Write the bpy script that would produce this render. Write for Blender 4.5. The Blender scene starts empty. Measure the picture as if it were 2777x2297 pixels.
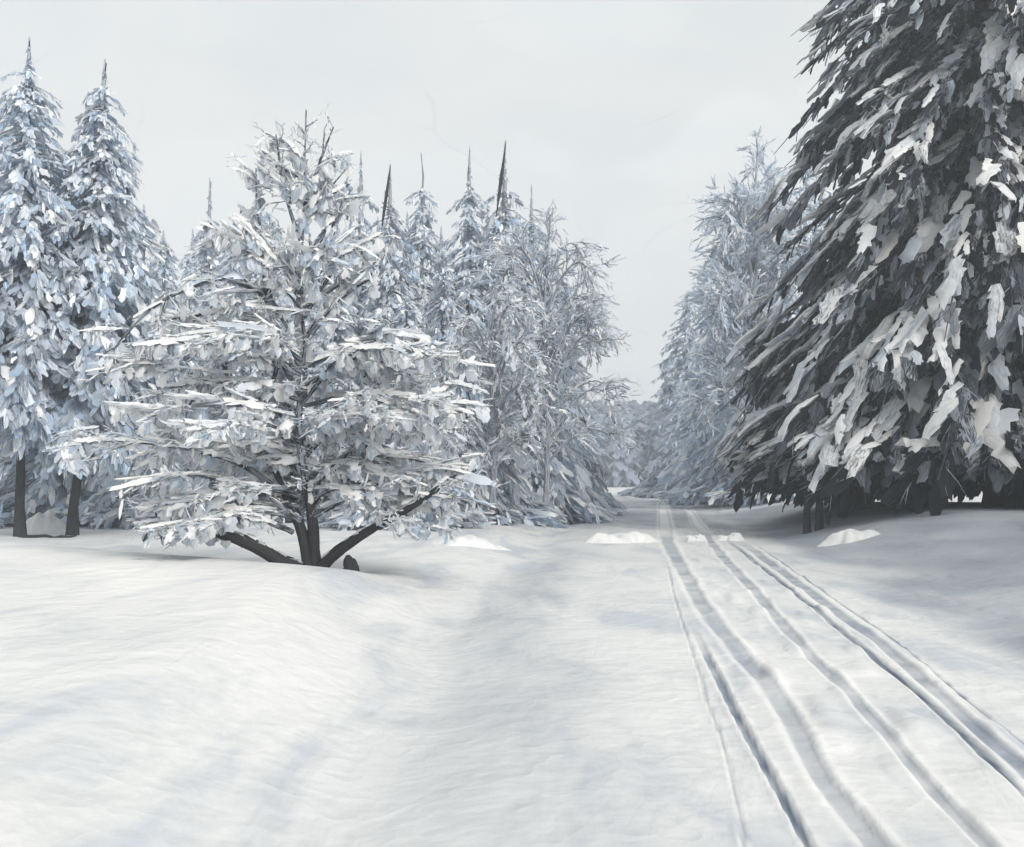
import bpy, math, random
import numpy as np

# ------------------------------------------------------------------ scene, camera, world, sun
SC = bpy.context.scene
COL = SC.collection
F = 1000.0            # focal length in pixels of a 1024 wide picture
HZ = 479.0            # row of the horizon
EYE = 1.8

cam_d = bpy.data.cameras.new("camera")
cam = bpy.data.objects.new("camera", cam_d)
COL.objects.link(cam)
cam.location = (0, 0, EYE)
cam.rotation_euler = (math.radians(90), 0, 0)
cam_d.sensor_width = 36
cam_d.lens = 36 * F / 1024
cam_d.shift_y = (HZ - 423.5) / 1024
cam_d.clip_start = 0.05
cam_d.clip_end = 3000
SC.camera = cam

SUN_EL, SUN_AZ = 34.0, 146.0      # azimuth measured from +Y (view direction) towards +X
world = bpy.data.worlds.new("World")
SC.world = world
world.use_nodes = True
nt = world.node_tree
nt.nodes.clear()
N = nt.nodes.new; LK = nt.links.new
w_out = N('ShaderNodeOutputWorld'); w_bg = N('ShaderNodeBackground')
w_bg.inputs['Strength'].default_value = 0.1
sky = N('ShaderNodeTexSky'); sky.sky_type = 'NISHITA'; sky.sun_disc = False
sky.sun_elevation = math.radians(SUN_EL); sky.sun_rotation = math.radians(SUN_AZ)
sky.dust_density = 3.0
tc = N('ShaderNodeTexCoord')
# overcast cloud sheet: nearly white, slightly warmer and brighter where it is thin, with faint torn edges
n1 = N('ShaderNodeTexNoise'); n1.inputs['Scale'].default_value = 2.2; n1.inputs['Detail'].default_value = 5
n1.inputs['Distortion'].default_value = 1.2
mp = N('ShaderNodeMapping'); mp.inputs['Scale'].default_value = (1, 1, 2.2)
LK(tc.outputs['Generated'], mp.inputs['Vector']); LK(mp.outputs[0], n1.inputs['Vector'])
cr = N('ShaderNodeValToRGB')
cr.color_ramp.elements[0].position = 0.30; cr.color_ramp.elements[0].color = (8.2, 8.6, 8.7, 1)
cr.color_ramp.elements[1].position = 0.70; cr.color_ramp.elements[1].color = (9.1, 9.15, 8.95, 1)
LK(n1.outputs['Fac'], cr.inputs[0])
# torn edges
nz = N('ShaderNodeTexNoise'); nz.inputs['Scale'].default_value = 3.0; nz.inputs['Detail'].default_value = 3
LK(tc.outputs['Generated'], nz.inputs['Vector'])
vm = N('ShaderNodeVectorMath'); vm.operation = 'SCALE'; vm.inputs['Scale'].default_value = 0.35
LK(nz.outputs['Color'], vm.inputs[0])
va = N('ShaderNodeVectorMath'); va.operation = 'ADD'
LK(mp.outputs[0], va.inputs[0]); LK(vm.outputs[0], va.inputs[1])
vo = N('ShaderNodeTexVoronoi'); vo.feature = 'DISTANCE_TO_EDGE'; vo.inputs['Scale'].default_value = 9.0
LK(va.outputs[0], vo.inputs['Vector'])
er = N('ShaderNodeMapRange'); er.interpolation_type = 'SMOOTHSTEP'
er.inputs['From Min'].default_value = 0.0; er.inputs['From Max'].default_value = 0.03
er.inputs['To Min'].default_value = 1.0; er.inputs['To Max'].default_value = 0.0
LK(vo.outputs['Distance'], er.inputs['Value'])
n3 = N('ShaderNodeTexNoise'); n3.inputs['Scale'].default_value = 13.0; n3.inputs['Detail'].default_value = 2
LK(tc.outputs['Generated'], n3.inputs['Vector'])
mr3 = N('ShaderNodeMapRange'); mr3.inputs['From Min'].default_value = 0.5; mr3.inputs['From Max'].default_value = 0.62
LK(n3.outputs['Fac'], mr3.inputs['Value'])
mm = N('ShaderNodeMath'); mm.operation = 'MULTIPLY'
LK(er.outputs[0], mm.inputs[0]); LK(mr3.outputs[0], mm.inputs[1])
mm2 = N('ShaderNodeMath'); mm2.operation = 'MULTIPLY'; mm2.inputs[1].default_value = 0.16
LK(mm.outputs[0], mm2.inputs[0])
mxe = N('ShaderNodeMix'); mxe.data_type = 'RGBA'
mxe.inputs['B'].default_value = (5.6, 6.0, 6.2, 1)
vc = N('ShaderNodeTexVoronoi'); vc.feature = 'SMOOTH_F1'; vc.inputs['Scale'].default_value = 8.0; vc.inputs['Smoothness'].default_value = 0.45
LK(va.outputs[0], vc.inputs['Vector'])
hs = N('ShaderNodeMapRange'); hs.inputs['To Min'].default_value = 0.965; hs.inputs['To Max'].default_value = 1.02
sp = N('ShaderNodeSeparateColor'); LK(vc.outputs['Color'], sp.inputs[0]); LK(sp.outputs[0], hs.inputs['Value'])
vmm = N('ShaderNodeVectorMath'); vmm.operation = 'SCALE'; LK(cr.outputs[0], vmm.inputs[0]); LK(hs.outputs[0], vmm.inputs['Scale'])
LK(mm2.outputs[0], mxe.inputs['Factor']); LK(vmm.outputs[0], mxe.inputs['A'])
mxs = N('ShaderNodeMix'); mxs.data_type = 'RGBA'; mxs.inputs['Factor'].default_value = 0.93
LK(sky.outputs[0], mxs.inputs['A']); LK(mxe.outputs['Result'], mxs.inputs['B'])
LK(mxs.outputs['Result'], w_bg.inputs['Color']); LK(w_bg.outputs[0], w_out.inputs['Surface'])

sd = bpy.data.lights.new("sun", 'SUN'); sd.energy = 3.5; sd.angle = math.radians(22); sd.color = (1.0, 0.965, 0.91)
sun = bpy.data.objects.new("sun", sd); COL.objects.link(sun)
from mathutils import Vector
_e, _a = math.radians(SUN_EL), math.radians(SUN_AZ)
sdir = Vector((math.sin(_a) * math.cos(_e), math.cos(_a) * math.cos(_e), math.sin(_e)))
sun.rotation_euler = sdir.to_track_quat('Z', 'Y').to_euler()
sun.location = (30, 20, 60)

SC.view_settings.view_transform = 'Standard'
SC.view_settings.look = 'None'
SC.view_settings.exposure = 0.0
SC.view_settings.gamma = 1.0
SC.render.engine = 'CYCLES'
SC.cycles.max_bounces = 10
SC.cycles.diffuse_bounces = 6
SC.cycles.volume_bounces = 1
SC.cycles.use_denoising = True

# ------------------------------------------------------------------ helpers
def tag(o, label=None, cat=None, group=None, kind=None):
    if label: o['label'] = label
    if cat: o['category'] = cat
    if group: o['group'] = group
    if kind: o['kind'] = kind
    return o

def empty(name, loc):
    o = bpy.data.objects.new(name, None); COL.objects.link(o); o.location = loc
    o.empty_display_size = 0.3
    return o

def sstep(a, b, x):
    t = np.clip((x - a) / (b - a), 0, 1); return t * t * (3 - 2 * t)

def unit(v):
    return v / np.maximum(np.linalg.norm(v, axis=-1, keepdims=True), 1e-9)

class Acc:
    """collects quads with two colours and a stroke coordinate per vertex"""
    def __init__(s):
        s.V = []; s.Q = []; s.C1 = []; s.C2 = []; s.U = []; s.n = 0
    def add(s, V, Q, C1, C2, U):
        s.V.append(V); s.Q.append(Q + s.n); s.C1.append(C1); s.C2.append(C2); s.U.append(U); s.n += len(V)
    def build(s, name, mat, parent=None, smooth=False, origin=(0, 0, 0)):
        if not s.V: return None
        V = np.concatenate(s.V) - np.array(origin); Q = np.concatenate(s.Q)
        me = bpy.data.meshes.new(name)
        me.vertices.add(len(V)); me.vertices.foreach_set('co', V.astype(np.float32).ravel())
        me.loops.add(Q.size); me.loops.foreach_set('vertex_index', Q.astype(np.int32).ravel())
        me.polygons.add(len(Q))
        me.polygons.foreach_set('loop_start', np.arange(0, Q.size, 4, dtype=np.int32))
        me.polygons.foreach_set('loop_total', np.full(len(Q), 4, dtype=np.int32))
        me.update(calc_edges=True)
        for nm, arr in (('tone', s.C1), ('tone_b', s.C2)):
            at = me.attributes.new(nm, 'FLOAT_COLOR', 'POINT')
            a = np.concatenate(arr); a = np.concatenate([a, np.ones((len(a), 1))], 1)
            at.data.foreach_set('color', a.astype(np.float32).ravel())
        at = me.attributes.new('stroke', 'FLOAT_VECTOR', 'POINT')
        at.data.foreach_set('vector', np.concatenate(s.U).astype(np.float32).ravel())
        if smooth: me.polygons.foreach_set('use_smooth', np.ones(len(Q), dtype=bool))
        me.materials.append(mat)
        o = bpy.data.objects.new(name, me); COL.objects.link(o)
        if parent: o.parent = parent
        return o

def dabs(acc, rng, C, A, Nn, L, W, c1, c2, camber=0.25, bend=0.1, nu=5, jag=0.24, thick=0.0):
    """leaf-sized clumps: long axis A, normal Nn"""
    n = len(C)
    if n == 0: return
    A = unit(A); B = unit(np.cross(Nn, A)); Nn = np.cross(A, B)
    u = np.linspace(-.5, .5, nu)
    prof = np.interp(np.linspace(0, 1, nu), [0, .25, .5, .75, 1], [0.7, 1.0, 1.0, 0.9, 0.45])
    v = np.array([-.5, 0, .5])
    L = np.broadcast_to(L, (n,)); W = np.broadcast_to(W, (n,))
    cam_ = camber * rng.uniform(0.2, 1.6, n); be = bend * rng.uniform(-0.6, 1.6, n)
    uu = u[None, :, None] * np.ones((n, 1, 3)); vv = v[None, None, :] * np.ones((n, nu, 1))
    pw = prof[None, :, None] * np.ones((n, 1, 3)) * (1 + jag * 2 * rng.uniform(-1, 1, (n, nu, 3)))
    lu = uu + rng.uniform(-1, 1, (n, nu, 3)) * 0.09 * np.abs(np.array([1, .4, 1]))[None, None, :]
    P = (C[:, None, None, :] + A[:, None, None, :] * (lu * L[:, None, None])[..., None]
         + B[:, None, None, :] * (vv * pw * W[:, None, None])[..., None]
         + Nn[:, None, None, :] * ((-(vv ** 2) * 4 * cam_[:, None, None] * W[:, None, None] * .5
                                    - (uu ** 2) * 4 * be[:, None, None] * L[:, None, None] * .5
                                    + rng.uniform(-1, 1, (n, nu, 3)) * 0.06 * W[:, None, None]))[..., None])
    idx = np.arange(n * nu * 3).reshape(n, nu, 3)
    Q = np.stack([idx[:, :-1, :-1], idx[:, 1:, :-1], idx[:, 1:, 1:], idx[:, :-1, 1:]], -1).reshape(-1, 4)
    off = rng.uniform(0, 100, (n, 1, 1))
    U = np.stack([uu * L[:, None, None] + off, vv * W[:, None, None] + off * 1.7, np.broadcast_to(off, uu.shape)], -1)
    V = P.reshape(-1, 3); U = U.reshape(-1, 3)
    c1v = np.repeat(np.broadcast_to(c1, (n, 3)), nu * 3, 0); c2v = np.repeat(np.broadcast_to(c2, (n, 3)), nu * 3, 0)
    acc.add(V, Q, c1v, c2v, U)
    if thick > 0:
        P2 = P - Nn[:, None, None, :] * (np.where(np.abs(vv) < .1, 1.0, 0.0) * (np.abs(uu) < .45) * thick * W[:, None, None])[..., None]
        acc.add(P2.reshape(-1, 3), Q[:, ::-1], c1v, c2v, U)

def tubes(acc, P, R, c1, c2, sides=4, rng=None, rough=0.0):
    """P (n,k,3) paths, R (n,k) radii"""
    n, k, _ = P.shape
    if n == 0: return
    T = unit(np.gradient(P, axis=1))
    ref = np.where(np.abs(T[:, :1, 2:3]) > 0.8, np.array([1.0, 0.13, 0.0]), np.array([0.0, 0.1, 1.0]))
    X = unit(np.cross(T, np.broadcast_to(ref, T.shape))); Y = np.cross(T, X)
    th = np.arange(sides) * 2 * np.pi / sides
    Rr = R[:, :, None] * np.ones((1, 1, sides))
    if rng is not None and rough: Rr = Rr * (1 + rough * rng.uniform(-1, 1, Rr.shape))
    V = P[:, :, None, :] + (X[:, :, None, :] * np.cos(th)[None, None, :, None] + Y[:, :, None, :] * np.sin(th)[None, None, :, None]) * Rr[..., None]
    idx = np.arange(n * k * sides).reshape(n, k, sides)
    nx = np.roll(idx, -1, 2)
    Q = np.stack([idx[:, :-1], nx[:, :-1], nx[:, 1:], idx[:, 1:]], -1).reshape(-1, 4)
    s = np.cumsum(np.concatenate([np.zeros((n, 1)), np.linalg.norm(np.diff(P, axis=1), axis=-1)], 1), 1)
    U = np.stack([s[:, :, None] * np.ones((1, 1, sides)), (th / 6.28)[None, None, :] * R[:, :, None] * 6, np.zeros((n, k, sides)) + np.arange(n)[:, None, None]], -1)
    m = n * k * sides
    acc.add(V.reshape(-1, 3), Q, np.broadcast_to(np.repeat(np.broadcast_to(c1, (n, 3)), k * sides, 0), (m, 3)),
            np.repeat(np.broadcast_to(c2, (n, 3)), k * sides, 0), U.reshape(-1, 3))

def spline(pts, k):
    pts = np.array(pts, float); m = len(pts)
    t = np.linspace(0, m - 1, k); i = np.clip(t.astype(int), 0, m - 2); f = (t - i)[:, None]
    p0 = pts[np.clip(i - 1, 0, m - 1)]; p1 = pts[i]; p2 = pts[i + 1]; p3 = pts[np.clip(i + 2, 0, m - 1)]
    return 0.5 * ((2 * p1) + (-p0 + p2) * f + (2 * p0 - 5 * p1 + 4 * p2 - p3) * f ** 2 + (-p0 + 3 * p1 - 3 * p2 + p3) * f ** 3)

# ------------------------------------------------------------------ materials
DARK = (.016, .019, .025); CHAR = (.05, .058, .072); SLATE = (.15, .17, .205); GREY = (.27, .295, .335)
FROST = (.46, .51, .58); BLUE = (.46, .58, .72); PALE = (.66, .71, .77); SNOW = (.90, .91, .92); CREAM = (.92, .91, .875)
BARK = (.022, .022, .025)

def stroke_mat(name, su=3.0, sv=26.0, lo=0.42, hi=0.6, rough=0.65, bump=0.35, spec=0.25, glow=0.0):
    m = bpy.data.materials.new(name); m.use_nodes = True
    t = m.node_tree; b = t.nodes['Principled BSDF']; N = t.nodes.new; K = t.links.new
    a1 = N('ShaderNodeAttribute'); a1.attribute_name = 'tone'
    a2 = N('ShaderNodeAttribute'); a2.attribute_name = 'tone_b'
    st = N('ShaderNodeAttribute'); st.attribute_name = 'stroke'
    mp = N('ShaderNodeMapping'); mp.inputs['Scale'].default_value = (su, sv, 1); K(st.outputs['Vector'], mp.inputs['Vector'])
    nz = N('ShaderNodeTexNoise'); nz.inputs['Scale'].default_value = 1.0; nz.inputs['Detail'].default_value = 4; nz.inputs['Roughness'].default_value = 0.65
    K(mp.outputs[0], nz.inputs['Vector'])
    r = N('ShaderNodeMapRange'); r.interpolation_type = 'SMOOTHSTEP'
    r.inputs['From Min'].default_value = lo; r.inputs['From Max'].default_value = hi
    K(nz.outputs['Fac'], r.inputs['Value'])
    mx = N('ShaderNodeMix'); mx.data_type = 'RGBA'
    K(r.outputs[0], mx.inputs['Factor']); K(a1.outputs['Color'], mx.inputs['A']); K(a2.outputs['Color'], mx.inputs['B'])
    K(mx.outputs['Result'], b.inputs['Base Color'])
    bp = N('ShaderNodeBump'); bp.inputs['Strength'].default_value = bump; bp.inputs['Distance'].default_value = 0.04
    K(nz.outputs['Fac'], bp.inputs['Height']); K(bp.outputs[0], b.inputs['Normal'])
    b.inputs['Roughness'].default_value = rough
    b.inputs['Specular IOR Level'].default_value = spec
    if glow > 0:      # rime and snow let light through
        tr = N('ShaderNodeBsdfTranslucent'); ms = N('ShaderNodeMixShader'); ms.inputs[0].default_value = glow
        K(mx.outputs['Result'], tr.inputs['Color']); K(bp.outputs[0], tr.inputs['Normal'])
        K(b.outputs[0], ms.inputs[1]); K(tr.outputs[0], ms.inputs[2]); K(ms.outputs[0], t.nodes['Material Output'].inputs['Surface'])
    return m

M_NEEDLE = stroke_mat('frosted_needles', glow=.5)
M_SNOW = stroke_mat('clinging_snow', 4, 18, 0.40, 0.68, 0.6, 0.5, glow=.35)
M_HEAP = stroke_mat('heaped_snow', 5, 5, 0.40, 0.68, 0.8, 1.0)
M_BARK = stroke_mat('dark_bark', 2.0, 30.0, 0.45, 0.75, 0.8, 0.6)

def snow_ground():
    m = bpy.data.materials.new('ground_snow'); m.use_nodes = True
    t = m.node_tree; b = t.nodes['Principled BSDF']; N = t.nodes.new; K = t.links.new
    g = N('ShaderNodeNewGeometry')
    wear_shade = N('ShaderNodeAttribute'); wear_shade.attribute_name = 'wear_shade'
    # wind-packed patches, a little greyer than fresh snow, drawn out along the surface
    mp = N('ShaderNodeMapping'); mp.inputs['Scale'].default_value = (0.75, 0.28, 1); mp.inputs['Rotation'].default_value = (0, 0, -0.2)
    K(g.outputs['Position'], mp.inputs['Vector'])
    n1 = N('ShaderNodeTexNoise'); n1.inputs['Scale'].default_value = 1.1; n1.inputs['Detail'].default_value = 6; n1.inputs['Distortion'].default_value = 0.8
    n1.inputs['Roughness'].default_value = 0.6
    K(mp.outputs[0], n1.inputs['Vector'])
    cr = N('ShaderNodeValToRGB')
    e = cr.color_ramp.elements
    e[0].position = 0.36; e[0].color = (.49, .515, .555, 1)
    e[1].position = 0.56; e[1].color = (.645, .65, .65, 1)
    x = e.new(0.46); x.color = (.585, .595, .60, 1)
    K(n1.outputs['Fac'], cr.inputs[0])
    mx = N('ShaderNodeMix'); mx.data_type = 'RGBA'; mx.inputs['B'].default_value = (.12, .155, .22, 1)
    K(wear_shade.outputs['Fac'], mx.inputs['Factor']); K(cr.outputs[0], mx.inputs['A'])  # blue-grey of worn ruts, and of shade put into the snow colour
    fr = N('ShaderNodeAttribute'); fr.attribute_name = 'fresh_lit'
    mf = N('ShaderNodeMix'); mf.data_type = 'RGBA'; mf.inputs['B'].default_value = (.76, .755, .735, 1)
    K(fr.outputs['Fac'], mf.inputs['Factor']); K(mx.outputs['Result'], mf.inputs['A']); K(mf.outputs['Result'], b.inputs['Base Color'])  # fresh snow by the ruts, and painted sunlight on the left crest
    # crust ridges
    n2 = N('ShaderNodeTexNoise'); n2.inputs['Scale'].default_value = 1.6; n2.inputs['Detail'].default_value = 8; n2.inputs['Distortion'].default_value = 1.5
    K(mp.outputs[0], n2.inputs['Vector'])
    nd = N('ShaderNodeTexNoise'); nd.inputs['Scale'].default_value = 1.3; nd.inputs['Detail'].default_value = 3
    K(g.outputs['Position'], nd.inputs['Vector'])
    vs = N('ShaderNodeVectorMath'); vs.operation = 'SCALE'; vs.inputs['Scale'].default_value = 1.6; K(nd.outputs['Color'], vs.inputs[0])
    va = N('ShaderNodeVectorMath'); va.operation = 'ADD'; K(mp.outputs[0], va.inputs[0]); K(vs.outputs[0], va.inputs[1])
    vo = N('ShaderNodeTexVoronoi'); vo.feature = 'F1'; vo.inputs['Scale'].default_value = 2.2
    K(va.outputs[0], vo.inputs['Vector'])
    ad = N('ShaderNodeMath'); ad.operation = 'MULTIPLY_ADD'; ad.inputs[1].default_value = 0.6
    K(vo.outputs['Distance'], ad.inputs[0]); K(n2.outputs['Fac'], ad.inputs[2])
    ng = N('ShaderNodeTexNoise'); ng.inputs['Scale'].default_value = 24; ng.inputs['Detail'].default_value = 5; ng.inputs['Roughness'].default_value = .7
    K(g.outputs['Position'], ng.inputs['Vector'])
    ag = N('ShaderNodeMath'); ag.operation = 'MULTIPLY_ADD'; ag.inputs[1].default_value = 0.07
    K(ng.outputs['Fac'], ag.inputs[0]); K(ad.outputs[0], ag.inputs[2])
    bp = N('ShaderNodeBump'); bp.inputs['Strength'].default_value = 0.4; bp.inputs['Distance'].default_value = 0.12
    K(ag.outputs[0], bp.inputs['Height']); K(bp.outputs[0], b.inputs['Normal'])
    b.inputs['Roughness'].default_value = 0.75; b.inputs['Specular IOR Level'].default_value = 0.2
    return m
M_GROUND = snow_ground()

# ------------------------------------------------------------------ ground
K_D = 1024 / 2100.0
def gpt(dx, dy):                       # a point on level ground, in the 2100 wide measuring grid
    px, py = dx * K_D, dy * K_D
    d = EYE * F / (py - HZ); return ((px - 512) / F * d, d)

RUTS = [  # path, half width, depth, wear
    ([(1420, 1275), (1455, 1355), (1500, 1440), (1540, 1510), (1600, 1620), (1655, 1730), (1700, 1830)], .040, .07, .85),
    ([(1358, 1025), (1368, 1110), (1400, 1170), (1440, 1240), (1500, 1320), (1565, 1390), (1620, 1470), (1690, 1600), (1770, 1700), (1850, 1800)], .085, .06, .46),
    ([(1402, 1025), (1430, 1075), (1480, 1140), (1560, 1225), (1640, 1320), (1720, 1400), (1800, 1485), (1890, 1590), (1990, 1700)], .062, .055, .52),
    ([(1480, 1100), (1560, 1160), (1650, 1230), (1760, 1320), (1880, 1415), (1960, 1490), (2060, 1590), (2160, 1690)], .035, .06, .95),
    ([(1510, 1105), (1600, 1168), (1700, 1240), (1800, 1312), (1900, 1398), (1980, 1470), (2060, 1540), (2160, 1630)], .070, .05, .6),
    ([(1530, 1105), (1625, 1168), (1730, 1240), (1835, 1312), (1940, 1398), (2030, 1470), (2120, 1540)], .016, .03, .8),
    ([(1362, 1125), (1378, 1200), (1405, 1290), (1440, 1400), (1468, 1480), (1500, 1580), (1520, 1700), (1530, 1800)], .018, .03, .35),
]
def rut_x(path, y):
    p = np.array([gpt(*q) for q in path]); o = np.argsort(p[:, 1]); p = p[o]
    yy, xx = p[:, 1], p[:, 0]
    s0 = (xx[1] - xx[0]) / (yy[1] - yy[0]); s1 = 0.147
    r = np.interp(y, yy, xx)
    r = np.where(y < yy[0], xx[0] + (y - yy[0]) * s0, r)
    return np.where(y > yy[-1], xx[-1] + (y - yy[-1]) * s1, r)

_r = np.random.default_rng(5)
_wv = [(_r.uniform(-1, 1, 2) * f, _r.uniform(0, 6.28), f) for f in [.12, .2, .35, .6, .9, 1.4, 2.1, 3.2, 4.5] for _ in range(3)]
def rumple(x, y):
    z = 0
    for (k, ph, f) in _wv: z = z + np.sin(k[0] * x * 1.5 + k[1] * y * 1.5 + ph) / (f * 1.0 + .25)
    return z / 30
def road_left(y): return -0.95 + 0.105 * np.where(y > 12, (y - 12), 0) + 0.12 * np.sin(y * .9)
def road_right(y): return 3.7 + 0.118 * y + .25 * np.sin(y * .35 + 1)

def hgt(x, y, detail=False):
    x = np.asarray(x, float); y = np.asarray(y, float)
    el = road_left(y); er = road_right(y)
    crest = np.clip(13.6 + (-3.2 - x) * 0.85, 11, 22)
    lump = sstep(0, 1.9, el - x)
    near = 0.40 + .012 * np.clip(y, 0, 14)
    back = near - 0.38 * sstep(0, 4.5, y - crest)
    zl = lump * np.where(y < crest, near * (0.75 + .25 * sstep(3, 10, y)), back)
    # ditch between bank and road, soft
    zl = zl - 0.07 * np.exp(-((x - el - .25) / .45) ** 2)
    s = x - er
    zr = (0.95 * sstep(0, 5.5, s) + .12 * sstep(5, 30, s)) * (0.55 + .45 * sstep(70, 30, y) )
    zr = np.where(y > 70, zr, zr)
    z = np.where(x < (el + er) / 2, zl, zr) + rumple(x, y) * (0.045 + .25 * lump * .4 + .12 * sstep(0, 3, s))
    far = sstep(90, 260, y)
    return z + far * 2.0

def build_ground():
    ys = np.concatenate([-np.geomspace(60, 3, 12), np.linspace(-2, 3.2, 14), np.geomspace(3.4, 90, 700), np.geomspace(91, 900, 50)])
    xs = np.concatenate([-np.geomspace(600, 14.5, 40), np.linspace(-14, -1.6, 170), np.linspace(-1.55, 5.2, 330), np.linspace(5.25, 16, 130), np.geomspace(16.5, 600, 40)])
    X, Y = np.meshgrid(xs, ys)
    # shear the grid so its columns follow the road
    X = X + 0.147 * np.clip(Y, -10, 200) * np.exp(-(X / 200) ** 2)
    Z = hgt(X, Y); wear_shade = np.zeros_like(X); fresh_lit = np.zeros_like(X)
    r = np.random.default_rng(2)
    for ri, (path, w, dep, wr) in enumerate(RUTS):
        cx = rut_x(path, Y)
        wob = np.interp(Y, np.linspace(0, 60, 60), r.uniform(-1, 1, 60)) * .012
        wid = w * (1 + .13 * np.interp(Y, np.linspace(0, 60, 75), r.uniform(-1, 1, 75))) * np.clip(.5 + Y / 20, .5, 2.4)
        dist = (X - cx - wob) / wid
        fade = (sstep(110, 60, Y) if ri in (1, 2) else sstep(gpt(*path[0])[1], gpt(*path[0])[1] * .72, Y)) * sstep(-3, 1, Y)
        g = np.exp(-np.abs(dist) ** 6.0)
        Z -= dep * .48 * g * fade
        Z += dep * .13 * (np.exp(-((dist - 1.7) / .55) ** 2) + np.exp(-((dist + 1.7) / .6) ** 2)) * fade * (1 + .6 * np.interp(Y, np.linspace(0, 60, 240), r.uniform(-1, 1, 240)))
        rid = np.exp(-((dist - 1.55) / .4) ** 2) + .7 * np.exp(-((dist + 1.5) / .3) ** 2)
        fresh_lit = np.maximum(fresh_lit, np.clip(rid, 0, 1) * fade * .8)
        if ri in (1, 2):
            cut = sstep(36, 30, Y); fresh_lit = np.maximum(fresh_lit, .95 * np.exp(-np.abs(dist * .95) ** 6) * (1 - cut) * sstep(110, 85, Y)); wr = wr * cut
        wear_shade = np.maximum(wear_shade, wr * np.exp(-np.abs(dist * 1.02) ** 12) * fade * (.8 + .35 * np.interp(Y, np.linspace(0, 60, 180), r.uniform(-1, 1, 180))))
    # crumbled snow between the ruts
    on = sstep(.2, 1.0, X - road_left(Y)) * sstep(.1, -1.2, X - road_right(Y))
    nb = np.zeros_like(X)
    for i in range(26):
        k = r.normal(0, 1, 2) * np.array([9, 2.5]); nb += np.sin(X * k[0] + Y * k[1] + r.uniform(0, 6))
    rut0 = rut_x(RUTS[0][0], Y)
    Z += on * np.clip(nb, 0, 9) * .006 * sstep(0, .5, X - rut0)
    ns = sum(np.sin(X * k[0] + Y * k[1] + ph) for k, ph in [(r.normal(0, 1, 2) * np.array([1.6, .7]), r.uniform(0, 6)) for _ in range(14)]) / 3.5
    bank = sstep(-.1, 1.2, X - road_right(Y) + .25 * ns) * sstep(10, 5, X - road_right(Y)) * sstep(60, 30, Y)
    far_shade = sstep(33, 40, Y + 1.5 * ns) * sstep(120, 80, Y) * sstep(0, .5, X - road_left(Y)) * sstep(.5, -.5, X - road_right(Y))
    wear_shade = np.maximum(wear_shade, np.clip(.52 + .10 * ns, 0, .7) * bank)  # shade lying on the right bank, put into the snow colour
    wear_shade = np.maximum(wear_shade, np.clip(.33 + .10 * ns, 0, .5) * far_shade)  # shade across the far road, painted into the colour
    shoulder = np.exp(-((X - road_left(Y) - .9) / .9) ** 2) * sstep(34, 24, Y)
    wear_shade = np.maximum(wear_shade, np.clip(.2 + .08 * ns, 0, .34) * shoulder)  # shade band along the road's left edge, painted in as blue-grey
    crest_ = np.clip(13.6 + (-3.2 - X) * 0.85, 11, 22)
    fresh_lit = np.maximum(fresh_lit, .8 * np.exp(-((Y - crest_ + 2.2) / 2.0) ** 2) * sstep(.3, 2.2, road_left(Y) - X) * np.clip(.8 + .3 * ns, 0, 1))  # lit top of the left bank, brightness put into the colour
    wear_shade = wear_shade * (1 - fresh_lit)
    ny, nx = X.shape
    V = np.stack([X, Y, Z], -1).reshape(-1, 3)
    idx = np.arange(ny * nx).reshape(ny, nx)
    Q = np.stack([idx[:-1, :-1], idx[:-1, 1:], idx[1:, 1:], idx[1:, :-1]], -1).reshape(-1, 4)
    fx = V[Q].mean(1); isroad = (fx[:, 0] > road_left(fx[:, 1])) & (fx[:, 0] < road_right(fx[:, 1])) & (fx[:, 1] > -60) & (fx[:, 1] < 300)
    W = wear_shade.reshape(-1); FR = fresh_lit.reshape(-1)
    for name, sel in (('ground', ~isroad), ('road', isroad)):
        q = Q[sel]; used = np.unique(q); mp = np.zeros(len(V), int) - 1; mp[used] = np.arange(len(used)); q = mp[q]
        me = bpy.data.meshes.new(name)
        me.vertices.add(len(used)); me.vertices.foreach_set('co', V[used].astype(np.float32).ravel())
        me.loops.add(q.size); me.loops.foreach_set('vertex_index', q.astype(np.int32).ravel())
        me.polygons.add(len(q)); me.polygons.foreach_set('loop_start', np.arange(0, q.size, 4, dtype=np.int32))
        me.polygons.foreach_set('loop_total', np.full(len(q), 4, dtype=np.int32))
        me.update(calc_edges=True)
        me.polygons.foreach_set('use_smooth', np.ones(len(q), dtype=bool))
        at = me.attributes.new('wear_shade', 'FLOAT', 'POINT'); at.data.foreach_set('value', W[used].astype(np.float32))
        at = me.attributes.new('fresh_lit', 'FLOAT', 'POINT'); at.data.foreach_set('value', FR[used].astype(np.float32))
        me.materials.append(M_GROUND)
        o = bpy.data.objects.new(name, me); COL.objects.link(o); o['kind'] = 'structure'
build_ground()

# ------------------------------------------------------------------ trees
def pick(rng, n, table):
    c = np.array([t[0] for t in table]); p = np.array([t[1] for t in table], float); p /= p.sum()
    return np.clip(c[rng.choice(len(table), n, p=p)] * rng.uniform(.88, 1.2, (n, 1)), 0, .94)

def at_px(px, d): return (px - 512) / F * d
def z_row(row, d): return EYE - (row - HZ) / F * d

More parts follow.
